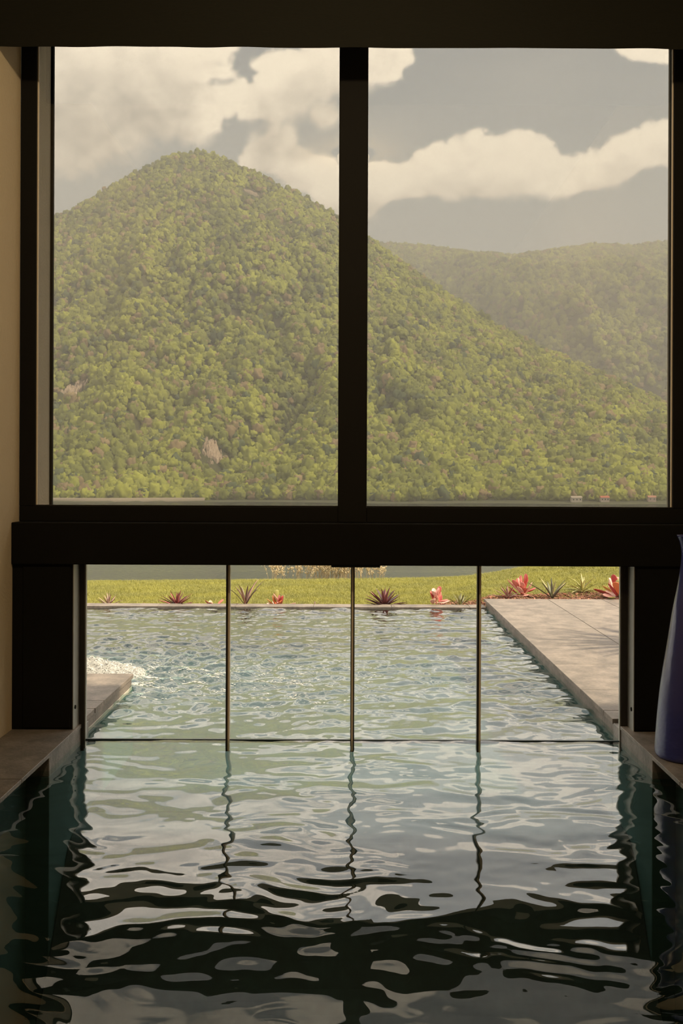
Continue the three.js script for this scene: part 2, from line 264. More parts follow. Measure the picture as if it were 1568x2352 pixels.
// ================================================================ POOL AND DECK
const FAR = 11.12, SPUR = 7.0, WIDE = -4.6;
{
  const pb = structure('pool_basin', 'green tiled basin of the pool');
  mesh('basin_floor', block(WIDE, 1.8, -1.45, -1.25, 0.5, FAR + 0.3), M.basin, pb);
  mesh('shelf_floor', block(WIDE, POOL, -1.24, -0.46, 5.76, FAR), M.shelf, pb, 'shallow outdoor pool floor');
  const ramp = new THREE.Shape(); ramp.moveTo(5.755, -0.46); ramp.lineTo(5.45, -0.46); ramp.bezierCurveTo(5.2, -0.46, 5.0, -1.25, 4.5, -1.25); ramp.lineTo(5.755, -1.25); ramp.closePath();
  const rampGeo = new THREE.ExtrudeGeometry(ramp, { depth: 2 * POOL, bevelEnabled: false, curveSegments: 24 }); rampGeo.rotateY(Math.PI / 2); rampGeo.translate(-POOL, 0, 0); mesh('ramp_floor', rampGeo, M.shelf, pb);
  mesh('basin_wall', block(WIDE - 0.2, WIDE, -1.45, 0.03, SPUR - 0.2, FAR + 0.1), M.basin, pb);
  mesh('basin_wall', block(WIDE - 0.2, 1.8, -1.45, -0.005, FAR, FAR + 0.22), M.basin, pb);
  mesh('basin_wall', block(POOL, 1.8, -1.45, -0.02, 5.75, FAR + 0.2), M.basin, pb);
  mesh('basin_wall', block(WIDE, -POOL - 0.02, -1.45, -0.02, 5.75, SPUR - 0.01), M.basin, pb);
  const rim = structure('pool_rim', 'low grey stone rim at the far end of the pool');
  let k = 0;
  for (let x = WIDE - 0.2; x < POOL - 0.01; x += 0.875) mesh('rim_stone', block(x, Math.min(x + 0.872, POOL - 0.005), -0.06, 0.022, FAR, FAR + 0.24, 0.003), stoneTones[k++ % 3], rim);
  const dr = structure('deck_right', 'sunlit beige stone terrace right of the outdoor pool');
  const ds = [5.96, 6.545, 7.42, 8.29, 9.165, 10.04, 11.35], xs = [POOL, 2.233, 2.854, 3.475, 4.096, 4.717, 5.34];
  for (let i = 0; i < ds.length - 1; i++) for (let j = 0; j < xs.length - 1; j++) mesh('paving_slab', block(xs[j] + (j ? 0.003 : 0), xs[j + 1] - 0.003, TOP - 0.03, TOP, ds[i] + 0.003, ds[i + 1] - 0.003, 0.002), stoneTones[(i * 5 + j * 3 + ((i * j) % 2)) % 3], dr);
  mesh('riser', block(POOL + 0.02, 5.3, -1.3, TOP - 0.031, 5.75, 11.33), stoneTones[0], dr, 'stone face below the terrace edge');
  const dl = structure('deck_left', 'stone terrace corner left of the outdoor pool');
  const dd = [5.96, 6.17, 7.0], xl = [-4.6, -3.72, -2.84, -1.53];
  mesh('paving_slab', block(-3.5, -1.532, TOP - 0.03, TOP, 5.752, 5.955, 0.002), stoneTones[1], dl);
  mesh('paving_slab', block(POOL, 3.5, TOP - 0.03, TOP, 5.752, 5.955, 0.002), stoneTones[1], dr);
  for (let i = 0; i < 2; i++) for (let j = 0; j < 3; j++) mesh('paving_slab', block(xl[j] + 0.003, xl[j + 1] - (j < 2 ? 0.003 : 0), TOP - 0.03, TOP, dd[i] + 0.003, dd[i + 1], 0.002), stoneTones[(i + j * 2) % 3], dl);
  mesh('riser', block(-4.55, -1.54, -1.3, TOP - 0.031, 5.75, 6.985), stoneTones[0], dl, 'stone face below the terrace edge');
  mesh('lime_line', block(-1.541, -1.536, -0.02, 0.005, 5.75, 6.985, 0.002), M.limeLine, dl, 'pale limescale line at the waterline');
}
// ---------------------------------------------------------------- pool water
function waveSet(seed, n, l0, l1, spread, power, around) {
  const r = rng(seed), out = [];
  for (let i = 0; i < n; i++) { const t = (i + r()) / n, L = l0 * Math.pow(l1 / l0, t), k = 2 * Math.PI / L, a = around + (r() + r() + r() - 1.5) * spread; out.push([k * Math.sin(a), k * Math.cos(a), r() * 6.283, Math.pow(L, power), k]); }
  let s = 0; for (const w of out) s += 0.5 * (w[3] * w[4]) ** 2;
  s = Math.sqrt(s); for (const w of out) w[3] /= s;                 // unit slope
  return out;
}
const calm = waveSet(101, 56, 0.075, 0.62, 1.1, 1.0, 0), chop = waveSet(202, 52, 0.05, 0.48, 1.5, 1.05, 0.25);
const sumWaves = (set, x, z) => { let h = 0; for (const [kx, kz, p, a] of set) { const s = Math.sin(kx * x + kz * z + p); h += a * (s + 0.18 * s * s); } return h; };
function waterHeight(x, z) {
  const out = sstep(5.2, 6.6, -z), wx = x + 0.05 * n2(x * 1.7, z * 1.7), wz = z + 0.06 * n2b(x * 1.5 + 7, z * 1.5);
  const inAmp = 0.044 * (0.75 + 0.45 * n2(x * 0.9 + 3, z * 0.7)), jet = Math.exp(-((x + 1.7) ** 2 + (z + 7.6) ** 2) / 2.2);
  const outAmp = (0.125 + 0.05 * jet) * (0.9 + 0.3 * n2(x * 0.6, z * 0.8 + 20));
  let h = 0;
  if (out < 1) h += (1 - out) * inAmp * sumWaves(calm, wx, wz);
  if (out > 0) h += out * outAmp * sumWaves(chop, wx, wz);
  return h + 0.02 * jet * out * n2(x * 5, z * 5);
}
function waterPatch(x0, x1, d0, d1, cell, skip) {
  const nx = Math.round((x1 - x0) / cell), nz = Math.round((d1 - d0) / cell), H = new Float32Array((nx + 3) * (nz + 3)), at = (i, j) => H[(j + 1) * (nx + 3) + i + 1], P = [], N = [], U = [], I = [];
  const hx = (x1 - x0) / nx, hz = (d1 - d0) / nz;
  for (let j = -1; j <= nz + 1; j++) for (let i = -1; i <= nx + 1; i++) H[(j + 1) * (nx + 3) + i + 1] = waterHeight(x0 + i * hx, -(d0 + j * hz));
  for (let j = 0; j <= nz; j++) for (let i = 0; i <= nx; i++) {
    const x = x0 + i * hx, d = d0 + j * hz, v = new THREE.Vector3(-(at(i + 1, j) - at(i - 1, j)) / (2 * hx), 1, (at(i, j + 1) - at(i, j - 1)) / (2 * hz)).normalize();
    P.push(x, at(i, j), -d); N.push(v.x, v.y, v.z); U.push(x, d);
  }
  for (let j = 0; j < nz; j++) for (let i = 0; i < nx; i++) {
    if (skip && skip(x0 + (i + 0.5) * hx, d0 + (j + 0.5) * hz)) continue;
    const a = j * (nx + 1) + i, b = a + 1, c = a + nx + 1, e = c + 1; I.push(a, b, c, b, e, c);
  }
  const g = new THREE.BufferGeometry();
  g.setAttribute('position', new THREE.Float32BufferAttribute(P, 3)); g.setAttribute('normal', new THREE.Float32BufferAttribute(N, 3)); g.setAttribute('uv', new THREE.Float32BufferAttribute(U, 2)); g.setIndex(I); return g;
}
let water;
{
  const g = water = thing('pool_water', 'rippling pool water running from the dark hall out to the sunlit terrace', 'water', [0, 0, 0], null, 'stuff');
  mesh('water_surface', mergeGeometries([waterPatch(-1.63, 1.63, 0.8, 5.6, 0.0125), waterPatch(WIDE, 1.53, 5.6, FAR + 0.005, 0.018, (x, d) => d < SPUR - 0.03 && x < -1.56)]), M.water, g);
}
// ---------------------------------------------------------------- bubbling jet and its foam
{
  const r = rng(77), ball = mergeVertices(new THREE.IcosahedronGeometry(1, 1)), m4 = new THREE.Matrix4(), q = new THREE.Quaternion(), e = new THREE.Euler();
  const moundY = (x, z) => { const q = Math.hypot((x + 1.97) / 0.44, (z + 7.42) / 0.30); return q < 1 ? 0.12 * Math.pow(1 - q, 1.1) * (0.9 + 0.28 * n2(x * 14, z * 14)) + 0.010 * n2(x * 45, z * 45) + 0.006 * n2b(x * 110, z * 110) + 0.012 : -0.012; };
  const list = [];
  for (let i = 0; i < 5000; i++) {                                  // the mound
    const a = r() * 6.283, d = Math.sqrt(r()), X = -1.97 + Math.cos(a) * d * 0.44, Z = -7.42 + Math.sin(a) * d * 0.30, top = moundY(X, Z);
    const y = top + 0.012 * (r() - 0.35), s = 0.002 + 0.005 * r() * r();
    list.push([X, y, Z, s, s * 0.9, s]);
  }
  for (let i = 0; i < 9000; i++) {                                  // drifting flecks
    const t = r(), X = -1.75 + 2.0 * t * t - 0.25 * r(), Z = -7.35 + (r() + r() - 1) * (0.45 + 0.5 * t) + 0.2 * t;
    if (Z > -7.02 && X < -1.5) continue;
    if (n2(X * 4 + 2, Z * 7) + 0.5 * n2b(X * 13, Z * 17) < 0.16 + 0.5 * t) continue;
    const s = 0.0025 + 0.006 * r() * (1 - 0.4 * t);
    list.push([X, waterHeight(X, Z) + 0.001, Z, s * 1.9, s * 0.35, s]);
  }
  const im = shade(new THREE.InstancedMesh(ball, M.foam, list.length));
  list.forEach(([x, y, z, a, b, c], i) => { e.set(0, r() * 6.28, 0); q.setFromEuler(e); m4.compose(new THREE.Vector3(x, y, z), q, new THREE.Vector3(a, b, c)); im.setMatrixAt(i, m4); });
  const mound = new THREE.PlaneGeometry(1.1, 0.8, 110, 80), mp = mound.attributes.position; mound.rotateX(-Math.PI / 2); mound.translate(-1.97, 0, -7.42);
  for (let i = 0; i < mp.count; i++) { mp.setY(i, moundY(mp.getX(i), mp.getZ(i))); }
  const mi = mound.index.array, keep = []; for (let i = 0; i < mi.length; i += 3) if (mp.getY(mi[i]) > -0.011 || mp.getY(mi[i + 1]) > -0.011 || mp.getY(mi[i + 2]) > -0.011) keep.push(mi[i], mi[i + 1], mi[i + 2]);
  mound.setIndex(keep); mound.computeVertexNormals();
  mesh('foam_mound', mound, M.foam, water, 'white bubbling foam behind the left terrace corner').userData.kind = 'stuff';
  im.name = 'foam_bubbles'; im.userData.kind = 'stuff'; water.add(im);
}
// ================================================================ LAWN
const crest = smoothTable([[-30, -0.5], [-8, -0.2], [-4, -0.137], [0, -0.09], [1.6, -0.055], [1.95, -0.02], [2.5, 0.086], [3.5, 0.26], [6, 0.6], [30, 1.5]]);
function lawnHeight(x, d) {
  const nearY = x > 1.4 ? lerp(-0.035, 0.05, sstep(1.4, 1.7, x)) : -0.035, t = clamp((d - 11.3) / 3.7, 0, 1), c = crest(x, 0.3);
  let y = lerp(nearY, c, Math.pow(t, 1.15)) + 0.012 * n2(x * 0.9, d * 0.9);
  if (d > 15) { const k = d - 15; y = c - 0.10 * k - 0.018 * k * k; }
  return Math.max(y, -24);
}
{
  const P = [], U = [], I = [], xs = [], ds = [];
  for (let x = -30; x < -6; x += 1.5) xs.push(x); for (let x = -6; x < 6; x += 0.12) xs.push(x); for (let x = 6; x <= 30; x += 1.5) xs.push(x);
  for (let d = 11.3; d < 16; d += 0.1) ds.push(d); for (let d = 16; d < 60; d += 1.2) ds.push(d);
  for (const d of ds) for (const x of xs) { P.push(x, lawnHeight(x, d), -d); U.push(x, d); }
  const w = xs.length; for (let j = 0; j < ds.length - 1; j++) for (let i = 0; i < w - 1; i++) { const a = j * w + i; I.push(a, a + 1, a + w, a + 1, a + w + 1, a + w); }
  const g = new THREE.BufferGeometry(); g.setAttribute('position', new THREE.Float32BufferAttribute(P, 3)); g.setAttribute('uv', new THREE.Float32BufferAttribute(U, 2)); g.setIndex(I); g.computeVertexNormals();
  const lawnMap = tex(512, 512, (u, v) => { const a = tile3(u, v, 6, 5), b = tile3(v, u, 1.5, 3), k = 0.55 + a * 0.35 + b * 0.25; return [k * 1.0, k * 0.98, k * 0.62]; }, true);
  const lw = structure('ground', 'green lawn sloping away beyond the pool');
  mesh('turf', g, std({ color: lin(0.45, 0.45, 0.19), map: rep(lawnMap, 0.7), roughness: 1 }), lw);
  // grass tufts
  const blade = (a, lean, len, w) => { const c = Math.cos(a), s = Math.sin(a), pts = []; for (let k = 0; k < 3; k++) { const t = k / 2, ww = w * (1 - t * 0.95), dx = lean * t * t * len; pts.push([c * dx - s * ww, len * t, s * dx + c * ww], [c * dx + s * ww, len * t, s * dx - c * ww]); } return pts; };
  const r = rng(9), BP = [], BI = [];
  for (let k = 0; k < 6; k++) { const pts = blade(r() * 6.28, 0.3 + 0.6 * r(), 0.022 + 0.018 * r(), 0.0022), b = BP.length / 3, ox = (r() - 0.5) * 0.03, oz = (r() - 0.5) * 0.03; for (const p of pts) BP.push(p[0] + ox, p[1], p[2] + oz); BI.push(b, b + 1, b + 2, b + 1, b + 3, b + 2, b + 2, b + 3, b + 4, b + 3, b + 5, b + 4); }
  const bg = new THREE.BufferGeometry(); bg.setAttribute('position', new THREE.Float32BufferAttribute(BP, 3)); bg.setIndex(BI); bg.computeVertexNormals();
  const spots = [];
  for (let i = 0; i < 70000; i++) { const x = -6 + 10.5 * r(), d = 11.36 + 3.9 * r(); if (x > 1.3 && d < 11.9 && d < 11.45 + 0.4 * r()) continue; spots.push([x, d]); }
  const im = shade(new THREE.InstancedMesh(bg, phys({ color: 0xffffff, roughness: 0.75, side: THREE.DoubleSide, transmission: 0.25, thickness: 0 }), spots.length)), m4 = new THREE.Matrix4(), q = new THREE.Quaternion(), up = new THREE.Vector3(0, 1, 0), col = new THREE.Color();
  spots.forEach(([x, d], i) => { q.setFromAxisAngle(up, r() * 6.28); const s = 0.8 + 0.6 * r(); m4.compose(new THREE.Vector3(x, lawnHeight(x, d) - 0.002, -d), q, new THREE.Vector3(s, s * (0.6 + 0.4 * r()), s)); im.setMatrixAt(i, m4); const t = r(), p = 0.5 + 0.5 * n2(x * 0.8, d * 1.5); col.setRGB(lerp(0.18, 0.40, t * 0.6 + p * 0.4), lerp(0.18, 0.37, t * 0.6 + p * 0.4), lerp(0.03, 0.07, t)); im.setColorAt(i, col); });
  im.name = 'lawn_grass'; scene.add(im); tag(im, 'short green grass blades of the lawn beyond the pool', 'grass', null, 'stuff');
  // planting beds
  const bed = structure('planting_bed', 'narrow bed of reddish brown bark mulch behind the pool rim and terrace');
  const bedStrip = (x0, x1, d0, d1) => { const gg = new THREE.PlaneGeometry(x1 - x0, d1 - d0, 60, 8); gg.rotateX(-Math.PI / 2); gg.translate((x0 + x1) / 2, 0, -(d0 + d1) / 2); const p = gg.attributes.position; for (let i = 0; i < p.count; i++) { const x = p.getX(i), d = -p.getZ(i), e = Math.min(x - x0, x1 - x, d - d0, d1 - d); p.setY(i, lawnHeight(x, d) + Math.min(0.02, e * 0.3) - 0.004 + 0.01 * n2(x * 9, d * 9)); } gg.computeVertexNormals(); return gg; };
  mesh('mulch', bedStrip(1.15, 4.6, 11.33, 12.05), M.soil, bed);
  mesh('mulch', bedStrip(-4.6, 1.2, 11.33, 11.48), M.soil, bed);
  const chip = new THREE.BoxGeometry(0.03, 0.006, 0.012), chips = shade(new THREE.InstancedMesh(chip, std({ roughness: 0.95 }), 2600)), eu = new THREE.Euler();
  for (let i = 0; i < 2600; i++) { const right = r() < 0.8, x = right ? 1.1 + 3.3 * r() : -4.5 + 5.6 * r(), d = right ? 11.37 + 0.62 * r() : 11.37 + 0.12 * r(); eu.set((r() - 0.5) * 0.9, r() * 6.28, (r() - 0.5) * 0.9); q.setFromEuler(eu); const s = 0.5 + r(); m4.compose(new THREE.Vector3(x, lawnHeight(x, d) + 0.018 + 0.012 * r(), -d), q, new THREE.Vector3(s, s, s)); chips.setMatrixAt(i, m4); const k = 0.5 + r(); chips.setColorAt(i, col.setRGB(0.20 * k, 0.085 * k, 0.05 * k)); }
  chips.name = 'bark_chips'; chips.userData.kind = 'stuff'; bed.add(chips);
}
// ================================================================ SUCCULENTS
// a tapering, arching, channelled leaf along +z, rising
function strapGeo(len, wid, rise, droop, thick = 0.25, curl = 0) {
  const N = 9, P = [], I = [];
  let y = 0, z = 0, a = rise;
  for (let k = 0; k <= N; k++) {
    const t = k / N, w = wid * 0.5 * Math.pow(Math.sin(Math.PI * (0.22 + 0.78 * t)) + 0.02, 0.75) * (1 - 0.15 * t), c = Math.cos(a), s = Math.sin(a);
    P.push(-w, y + w * 0.35 * c, z - w * 0.35 * s, 0, y, z, w, y + w * 0.35 * c, z - w * 0.35 * s, 0, y - w * thick * c, z + w * thick * s);
    y += Math.sin(a) * len / N; z += Math.cos(a) * len / N; a -= droop / N + curl * t * t / N;
  }
  for (let k = 0; k < N; k++) { const b = k * 4, n = b + 4; for (const [u, v] of [[0, 1], [1, 2], [2, 3], [3, 0]]) I.push(b + u, b + v, n + u, b + v, n + v, n + u); }
  const g = new THREE.BufferGeometry(); g.setAttribute('position', new THREE.Float32BufferAttribute(P, 3)); g.setIndex(I); g.computeVertexNormals(); return g;
}
// a thick rounded paddle leaf
function paddleGeo(len, wid, rise, cup) {
  const g = mergeVertices(new THREE.SphereGeometry(1, 12, 9)), p = g.attributes.position;
  for (let i = 0; i < p.count; i++) {
    let x = p.getX(i), y = p.getY(i), z = (p.getZ(i) + 1) / 2; const w = wid * 0.5 * Math.pow(clamp(z, 0.02, 1), 0.55);
    const X = x * w, T = y * wid * 0.09 + cup * x * x * wid * 0.3 + cup * z * z * len * 0.25, Z = z * len;
    p.setXYZ(i, X, T * Math.cos(rise) + Z * Math.sin(rise), Z * Math.cos(rise) - T * Math.sin(rise));
  }
  g.computeVertexNormals(); return g;
}
const leafMat = new Map();
function leafOf(r, g, b, rough = 0.45) { const k = [r, g, b, rough].join(); if (!leafMat.has(k)) leafMat.set(k, std({ color: lin(r, g, b), roughness: rough, side: THREE.DoubleSide })); return leafMat.get(k); }
function rosette(name, label, x, d, o) {
  const g = thing(name, label, o.category ?? 'plant', [x, lawnHeight(x, d) + (o.lift ?? 0), -d]), r = rng(o.seed);
  for (let i = 0; i < o.n; i++) {
    const t = i / (o.n - 1), rise = lerp(o.low, o.high, Math.pow(t, 1.5)) + (r() - 0.5) * 0.25, len = o.len * (0.8 + 0.35 * r()) * (o.paddle ? 1.12 : lerp(1.35, 0.85, t)), c = o.colors[Math.floor(r() * o.colors.length)];
    const m = mesh('leaf', o.paddle ? paddleGeo(len, o.wid * (0.8 + 0.4 * r()), rise, o.cup ?? 0.5) : strapGeo(len, o.wid * (0.8 + 0.4 * r()), rise, (o.droop ?? 0.3) * (0.5 + r()), 0.3, (o.curl ?? 0) * r()), leafOf(...c), g);
    m.rotation.order = 'YXZ'; m.rotation.y = i * 2.39996 + (r() - 0.5) * (o.paddle ? 1.4 : 0.6); m.position.y = t * (o.stem ?? 0.03);
    if (o.paddle) { m.rotation.x = (r() - 0.5) * 0.9; m.rotation.z = (r() - 0.5) * 0.9; m.position.x = (r() - 0.5) * o.len * 0.7; m.position.z = (r() - 0.5) * o.len * 0.7; }
  }
  if (o.stemColor) { const s = new THREE.CylinderGeometry(0.008, 0.012, (o.stem ?? 0.03) + 0.03, 7); s.translate(0, (o.stem ?? 0.03) / 2, 0); mesh('stem', s, leafOf(...o.stemColor), g); }
  return g;
}
{
  const at = (px, d) => (px - 808) / FOCAL * d, D = 11.44;
  const dark = [[0.10, 0.03, 0.035], [0.16, 0.045, 0.045], [0.07, 0.03, 0.04], [0.20, 0.07, 0.06]], red = [[0.26, 0.045, 0.04], [0.20, 0.05, 0.05], [0.30, 0.09, 0.07], [0.12, 0.03, 0.04]];
  const pink = [[0.62, 0.26, 0.22], [0.55, 0.16, 0.13], [0.68, 0.40, 0.32], [0.42, 0.06, 0.05]], warm = [[0.55, 0.14, 0.05], [0.45, 0.22, 0.05], [0.62, 0.30, 0.24], [0.35, 0.04, 0.04], [0.66, 0.42, 0.34], [0.28, 0.26, 0.07]];
  const dusty = [[0.30, 0.17, 0.14], [0.22, 0.11, 0.10], [0.36, 0.24, 0.19]];
  rosette('aloe', 'faded dusty pink aloe at the far left of the pool rim', at(250, D), D, { seed: 1, n: 18, len: 0.165, wid: 0.02, low: 0.35, high: 1.3, droop: 0.2, colors: dusty, lift: 0.0 });
  rosette('aloe', 'wide dark red spiky aloe behind the pool rim, left of the first door post', at(408, D), D, { seed: 2, n: 26, len: 0.20, wid: 0.034, low: 0.15, high: 1.35, droop: 0.12, colors: red });
  rosette('succulent', 'small flat orange brown succulent just left of the first door post', at(492, D), D, { seed: 3, n: 7, len: 0.10, wid: 0.05, low: 0.15, high: 0.7, paddle: true, colors: [[0.50, 0.20, 0.12], [0.42, 0.12, 0.08], [0.62, 0.38, 0.26]], stem: 0.015 });
  rosette('aloe', 'tall sparse aloe with curling brown tips right of the first door post', at(565, D), D, { seed: 4, n: 12, len: 0.31, wid: 0.026, low: 0.95, high: 1.45, droop: 0.35, curl: 3.2, colors: [[0.26, 0.14, 0.09], [0.19, 0.16, 0.09], [0.36, 0.20, 0.15], [0.14, 0.08, 0.07]] });
  rosette('paddle_plant', 'small paddle plant with orange and pale pink leaves behind the pool rim', at(642, D), D, { seed: 5, n: 12, len: 0.135, wid: 0.095, low: 0.15, high: 1.35, paddle: true, colors: warm, stem: 0.045, stemColor: [0.3, 0.2, 0.1] });
  rosette('sprout', 'tiny brown sprout on the lawn edge left of the middle door post', at(724, D), D, { seed: 6, n: 8, len: 0.06, wid: 0.007, low: 0.7, high: 1.4, droop: 0.3, colors: dusty });
  rosette('aloe', 'large dark purple spiky aloe right of the middle door post', at(884, D), D, { seed: 7, n: 34, len: 0.235, wid: 0.042, low: 0.15, high: 1.45, droop: 0.12, colors: dark });
  rosette('paddle_plant', 'upright pink paddle plant beside the green striped agave', at(1003, D), D, { seed: 8, n: 15, len: 0.13, wid: 0.085, low: 0.1, high: 1.3, paddle: true, colors: pink.concat([[0.5, 0.3, 0.06]]), stem: 0.12, stemColor: [0.45, 0.22, 0.14] });
  rosette('agave', 'green striped agave between pink paddle plant and third door post', at(1058, D), D + 0.02, { seed: 9, n: 13, len: 0.17, wid: 0.024, low: 0.75, high: 1.5, droop: 0.25, colors: [[0.24, 0.25, 0.08], [0.16, 0.15, 0.07], [0.40, 0.37, 0.15]] });
  const E = 11.66;
  rosette('aloe', 'spiky pinkish brown aloe at the left corner of the terrace bed', at(1164, E), E - 0.12, { seed: 10, n: 20, len: 0.17, wid: 0.024, low: 0.3, high: 1.3, droop: 0.2, colors: dusty.concat(red), lift: 0.01 });
  rosette('paddle_plant', 'bushy pink and red paddle plant beside the spiky brown aloe', at(1206, E), E + 0.14, { seed: 11, n: 26, len: 0.155, wid: 0.085, low: 0.1, high: 1.3, paddle: true, colors: pink, stem: 0.09, stemColor: [0.4, 0.2, 0.12], lift: 0.01 });
  rosette('agave', 'dark agave with long pale edged leaves near the terrace edge', at(1266, E), E - 0.05, { seed: 12, n: 11, len: 0.28, wid: 0.036, low: 0.55, high: 1.5, droop: 0.2, colors: [[0.13, 0.13, 0.07], [0.09, 0.08, 0.06], [0.36, 0.30, 0.16]], lift: 0.01 });
  rosette('agave', 'yellow green striped agave rosette in the middle of the mulch bed', at(1338, E + 0.34), E + 0.34, { seed: 13, n: 26, len: 0.23, wid: 0.028, low: 0.35, high: 1.5, droop: 0.75, colors: [[0.40, 0.37, 0.12], [0.26, 0.28, 0.09], [0.52, 0.47, 0.22]], lift: 0.01 });
  rosette('paddle_plant', 'bright red and orange paddle plant at the right end of the mulch bed', at(1420, E - 0.1), E - 0.1, { seed: 14, n: 34, len: 0.19, wid: 0.115, low: 0.05, high: 1.3, paddle: true, colors: warm.concat(pink), stem: 0.08, stemColor: [0.4, 0.2, 0.12], lift: 0.01 });
  // dry grass clump beyond the lawn crest
  const bx = -0.42, bd = 16.3, by = lawnHeight(bx, bd), g = thing('dry_shrub', 'pale dry feathery shrub beyond the crest of the lawn', 'shrub', [bx, by, -bd]), r = rng(55), stems = [], heads = [], puff = mergeVertices(new THREE.IcosahedronGeometry(1, 0));
  const small = (gg, x, y, z, s, t) => { const c = gg.clone(); c.deleteAttribute('uv'); c.scale(s, s * t, s); c.rotateZ((r() - 0.5) * 1.5); c.translate(x, y, z); return c; };
  for (let i = 0; i < 210; i++) {
    const core = r() < 0.62, ox = core ? (r() + r() + r() - 1.5) * 0.42 + 0.1 : (r() - 0.5) * 1.9, oz = (r() - 0.5) * 0.6, h = (core ? 0.50 : 0.36) * (0.7 + 0.45 * r()), lx = (r() - 0.5) * 0.25;
    const curve = new THREE.CatmullRomCurve3([new THREE.Vector3(ox, 0, oz), new THREE.Vector3(ox + lx * 0.3, h * 0.5, oz), new THREE.Vector3(ox + lx, h, oz + 0.05)]);
    const t = new THREE.TubeGeometry(curve, 4, 0.0028, 4); t.deleteAttribute('uv'); stems.push(t);
    for (let k = 0; k < 12; k++) { const u = 0.5 + 0.5 * r(), p = curve.getPoint(u); heads.push(small(puff, p.x + (r() - 0.5) * 0.06, p.y + (r() - 0.5) * 0.05, p.z, 0.004 + 0.008 * r(), 1.8)); }
  }
  const sm = mesh('stems', merged(stems), std({ color: lin(0.30, 0.23, 0.14), roughness: 0.9 }), g); sm.userData.kind = 'stuff';
  const hm = mesh('seed_heads', merged(heads), phys({ color: lin(0.62, 0.50, 0.32), roughness: 0.9, transmission: 0.3, thickness: 0 }), g); hm.userData.kind = 'stuff';
  const fl = paddleGeo(0.06, 0.06, 0.8, 0.6); fl.translate(-0.04 + 0.22, 0.29, 0.3); mesh('flower', fl, leafOf(0.55, 0.05, 0.04), g, 'single red flower');
}
// ---------------------------------------------------------------- strap leaved shrub right of the frame that shades the terrace
{
  for (const [px, pz, seed, label] of [[3.95, -8.3, 81, 'spiky palm whose shadow falls on the right terrace']]) {
  const g = thing('cabbage_palm', label, 'palm', [px, TOP, pz]), r = rng(seed), tm = std({ color: lin(0.16, 0.11, 0.07), roughness: 0.9 });
  const pot = new THREE.LatheGeometry([[0, 0], [0.2, 0], [0.26, 0.4], [0.28, 0.42], [0.24, 0.42], [0.22, 0.36], [0, 0.36]].map(([x, y]) => new THREE.Vector2(x, y)), 28); mesh('pot', pot, std({ color: lin(0.2, 0.18, 0.16), roughness: 0.7 }), g);
  const trunk = new THREE.CylinderGeometry(0.035, 0.05, 0.9, 10); trunk.translate(0, 0.8, 0); mesh('trunk', trunk, tm, g);
  for (let i = 0; i < 90; i++) { const t = i / 89, m = mesh('leaf', strapGeo(0.9 + 0.35 * r(), 0.075, lerp(-0.2, 1.4, t), 0.5 + 0.5 * r(), 0.15), leafOf(0.10, 0.13, 0.05), g); m.rotation.y = i * 2.39996; m.position.y = 1.1 + 0.18 * t; }
  }
}
// ================================================================ VASE
{
  const g = thing('floor_vase', 'tall tapering blue glazed vase at the right pool edge', 'vase', [1.69, TOP, -4.98]);
  const prof = [[0, 0], [0.150, 0], [0.160, 0.008], [0.165, 0.03], [0.162, 0.10], [0.153, 0.22], [0.136, 0.38], [0.106, 0.575], [0.083, 0.73], [0.058, 0.86], [0.043, 0.96], [0.040, 1.02], [0.048, 1.07], [0.060, 1.10], [0.062, 1.108], [0.055, 1.106], [0.040, 1.06], [0.032, 1.0], [0.034, 0.9], [0, 0.88]];
  const c = new THREE.SplineCurve(prof.slice(1, 14).map(([x, y]) => new THREE.Vector2(x, y))).getPoints(60);
  const pts = [new THREE.Vector2(0.0001, 0), ...c, ...prof.slice(14, 19).map(([x, y]) => new THREE.Vector2(x, y)), new THREE.Vector2(0.0001, 0.88)];
  const glazeBump = tex(256, 512, (u, v) => { const k = 0.5 + 0.5 * fbm2(u * 14, v * 30, 4); return [k, k, k]; });
  mesh('body', new THREE.LatheGeometry(pts, 72), phys({ color: lin(0.018, 0.024, 0.17), roughness: 0.35, clearcoat: 0.7, clearcoatRoughness: 0.12, bumpMap: glazeBump, bumpScale: 0.0016 }), g);
}
